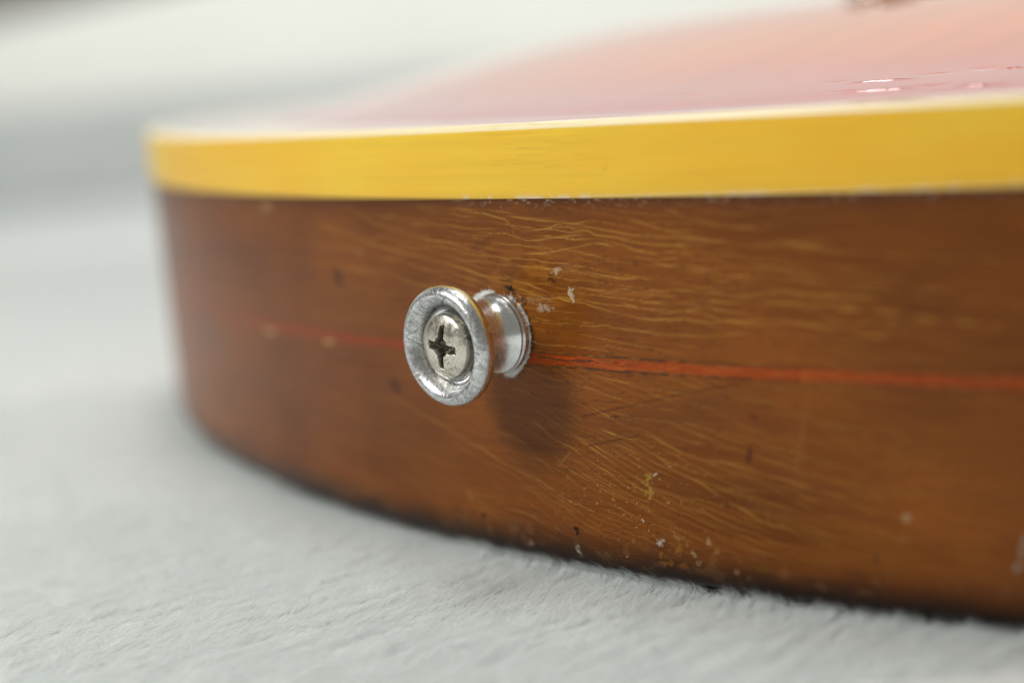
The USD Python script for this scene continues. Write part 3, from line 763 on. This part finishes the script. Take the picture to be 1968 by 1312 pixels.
nf = 700
fa = rng.uniform(0, 2 * math.pi, nf)
ri = np.interp(fa, a, ro, period=2 * math.pi)
r0 = ri - rng.uniform(0.05, 0.4, nf)
out = rng.gamma(2.0, 0.12, nf)
tw = rng.normal(0, 0.05, (nf, 3, 3))
tt = np.array([0, 0.5, 1.0])
FP = np.stack([(r0[:, None] + out[:, None] * tt) * np.cos(fa)[:, None], (r0[:, None] + out[:, None] * tt) * np.sin(fa)[:, None], 0.15 + rng.uniform(0, 0.5, nf)[:, None] + tt * rng.normal(0, 0.15, nf)[:, None]], -1)
FP[:, 1:] += tw[:, 1:]
FP[..., 2] = np.maximum(FP[..., 2], 0.06)
curves('felt_fibre', place(FP), np.tile(np.array([0.05, 0.04, 0.02]), (nf, 1)), M_FELT, btn, kind='stuff')

# ------------------------------------------------------------------ the furry white sheet
sheet = thing('fur_sheet', 'white short haired fur sheet under the guitar', 'fur sheet')
HD = RT * [1, 1, 0]; HD /= np.linalg.norm(HD)                              # hair lies across the view and away from it
FD = FW * [1, 1, 0]; FD /= np.linalg.norm(FD)
HAIR = 0.80 * HD + 0.60 * FD
SIDE = np.array([-HAIR[1], HAIR[0], 0])


def tufts(xy):
    """Streaky height variation of the pile in mm."""
    a = xy @ HAIR[:2]; b = xy @ SIDE[:2]
    z = np.zeros_like(a)
    w = 3.0 * (fbm(np.stack([a * 0.05, b * 0.05, z], -1), 2, 150) - 0.5)
    return 1.3 * (fbm(np.stack([a * 0.22, (b + w) * 0.75, z], -1), 4, 151) - 0.5)


OUT_TREE = cKDTree(_P)


def inside(xy):
    """Whether points lie under the guitar body (crossing test against a thinned outline)."""
    poly = _P[::16]
    x, y = xy[:, 0], xy[:, 1]
    c = np.zeros(len(xy), bool)
    x0, y0 = poly[-1]
    for x1, y1 in poly:
        hit = ((y1 > y) != (y0 > y)) & (x < (x0 - x1) * (y - y1) / (y0 - y1 + 1e-12) + x1)
        c ^= hit
        x0, y0 = x1, y1
    return c


def sheet_z(xy):
    """Height of the sheet's backing in mm: nearly flat by the guitar, soft folds farther off, falling away at the back."""
    f = xy @ FD[:2]; s = xy @ HD[:2]
    z = -0.22 + 0 * f
    z = z + 2.2 * (fbm(np.stack([s * 0.012, f * 0.012, 0 * f], -1), 3, 160) - 0.5) * sstep(60, 200, np.hypot(f, s))
    z = z + 9 * (fbm(np.stack([s * 0.005, f * 0.007, 0 * f + 3], -1), 2, 161) - 0.5) * sstep(120, 320, f)
    return z


gx = np.concatenate([np.linspace(-900, -200, 36)[:-1], np.linspace(-200, 200, 161)[:-1], np.linspace(200, 900, 36)])
gf = np.concatenate([np.linspace(-260, -60, 41)[:-1], np.linspace(-60, 200, 141)[:-1], np.linspace(200, 560, 45)])
G1, G2 = np.meshgrid(gx, gf)
XYg = G1[..., None] * HD[:2] + G2[..., None] * FD[:2]
flat = XYg.reshape(-1, 2)
zb = sheet_z(flat) + 0.6 * tufts(flat)
ins = inside(flat)
dg, _ = OUT_TREE.query(flat)
zb = np.where(ins, np.minimum(zb, -1.0), zb)
zb = np.minimum(zb, np.where(ins, -0.6, 1.0 + dg * 0.3))
obj('backing', (np.column_stack([flat, zb]), grid_faces(len(gf), len(gx))), M_CLOTH, sheet)

# hairs: dense where they can be told apart, thinner and coarser beyond
rf = np.random.default_rng(21)


def hairs(n, f0, f1, length, width, keep=None):
    f = rf.uniform(f0, f1, n * 3)
    dist = 191 + f
    s = rf.uniform(-1, 1, n * 3) * dist * 0.335
    xy = s[:, None] * HD[:2] + f[:, None] * FD[:2]
    d, _ = OUT_TREE.query(xy)
    ok = ~inside(xy) | (d < 1.2)
    X, Y = project(np.column_stack([xy, np.zeros(len(xy))]))
    ok &= (X > -60) & (X < 2030) & (Y < 1345)
    w = dist / dist.max()
    xy, f, d = xy[ok][:n], f[ok][:n], d[ok][:n]
    n = len(xy)
    t = tufts(xy)
    L = length * rf.uniform(0.6, 1.15, n) * (0.85 + 0.25 * t)
    lie = rf.normal(0, 0.16, n) + 0.35 * (fbm(np.column_stack([xy * 0.06, 0 * f]), 3, 170) - 0.5) * 2
    dirh = np.cos(lie)[:, None] * HAIR + np.sin(lie)[:, None] * SIDE
    edge = np.exp(-(d / 1.6) ** 2)
    lift = np.clip(0.26 + 0.18 * rf.normal(0, 1, n) + 0.17 * edge, 0.03, 1.1)
    L = L * (1 + 0.25 * edge)
    z0 = sheet_z(xy) + 0.6 * t
    root = np.column_stack([xy, z0])
    a1 = (lift * 1.25)[:, None]; a2 = (lift * 0.45)[:, None]
    upv = np.array([0, 0, 1.0])
    p1 = root + (L * 0.5)[:, None] * (np.cos(a1) * dirh + np.sin(a1) * upv)
    p2 = p1 + (L * 0.5)[:, None] * (np.cos(a2) * dirh + np.sin(a2) * upv) + rf.normal(0, 0.07, (n, 3))
    # a hair that would run into the rim stands up along it instead
    pin = inside(p2[:, :2])
    dn, idx = OUT_TREE.query(p2[:, :2])
    push = np.where(pin & (p2[:, 2] > 0.2), dn + 0.15, 0)
    un = at_u(_S[:-1][idx] - S_BUT)[1]
    p2[:, :2] += un * push[:, None]
    p2[:, 2] += 0.35 * np.minimum(push, 2.5)
    W = np.stack([np.full(n, width), np.full(n, width * 0.85), np.full(n, width * 0.22)], 1) * rf.uniform(0.7, 1.2, (n, 1))
    return np.stack([root, p1, p2], 1), W


h1, w1 = hairs(118000, -44, 42, 1.9, 0.046)
h2, w2 = hairs(18000, 42, 140, 3.0, 0.10)
curves('fur', np.concatenate([h1, h2]), np.concatenate([w1, w2]), M_FUR, sheet, kind='stuff')

# ------------------------------------------------------------------ grey table, ledge and white board behind
def slab(size, centre, tilt=0.0):
    """A bevelled box whose x runs along the board and whose y runs away from the camera."""
    sx, sy, sz = (np.array(size) / 2)
    c = 2.0
    pts = [(a * (sx - (c if k != 0 else 0)), b * (sy - (c if k != 1 else 0)), d * (sz - (c if k != 2 else 0))) for a in (-1, 1) for b in (-1, 1) for d in (-1, 1) for k in range(3)]
    bx = trimesh.convex.convex_hull(np.array(pts))
    bx.apply_transform(trimesh.transformations.rotation_matrix(tilt, [0, 1, 0]))
    Rm = np.eye(4); Rm[:3, 0] = TDIR; Rm[:3, 1] = -N_; Rm[:3, 2] = [0, 0, 1]
    Rm[:3, 3] = [FD[0] * centre[0] + HD[0] * centre[1], FD[1] * centre[0] + HD[1] * centre[1], centre[2]]
    bx.apply_transform(Rm)
    return bx


N_ = -(FD * math.cos(0.12) + HD * math.sin(0.12))
TDIR = np.cross([0, 0, 1], N_)
M_GREY = mat('grey_paint', {'tc': ('texture_coordinate', {}), 'n': ('noise_texture', {'scale': 14.0, 'detail': 4.0}),
    'r': ('rgb_ramp', {'ramp': [(0.25, (0.49, 0.515, 0.51)), (0.75, (0.56, 0.585, 0.58))]}), 'p': ('principled_bsdf', {'roughness': 0.6})},
    [('tc.object', 'n.vector'), ('n.fac', 'r.fac'), ('r.color', 'p.base_color')], 'p.BSDF')
bq = [(-900, -10), (1200, -10), (1200, 142 + 0.11 * 1200), (-900, 142 - 0.11 * 900)]              # its top edge slants
board = trimesh.convex.convex_hull(np.array([(x, y, z) for x, z in bq for y in (-4, 4)], float))
Rm = np.eye(4); Rm[:3, 0] = TDIR; Rm[:3, 1] = -N_; Rm[:3, 2] = [0, 0, 1]; Rm[:3, 3] = FD * 915
board.apply_transform(Rm)
table = obj('table', slab((2600, 1500, 30), (420, 0, -26)), M_GREY, normals=False, label='out of focus grey table top under and beyond the white fur', category='table')
obj('ledge', slab((2400, 40, 62), (885, 0, 20)), M_GREY, normals=False, label='blurred grey ledge running along the foot of the white board', category='ledge')
obj('backdrop_board', board, M_BOARD, normals=False, label='blurred white board standing upright behind the guitar', category='board')
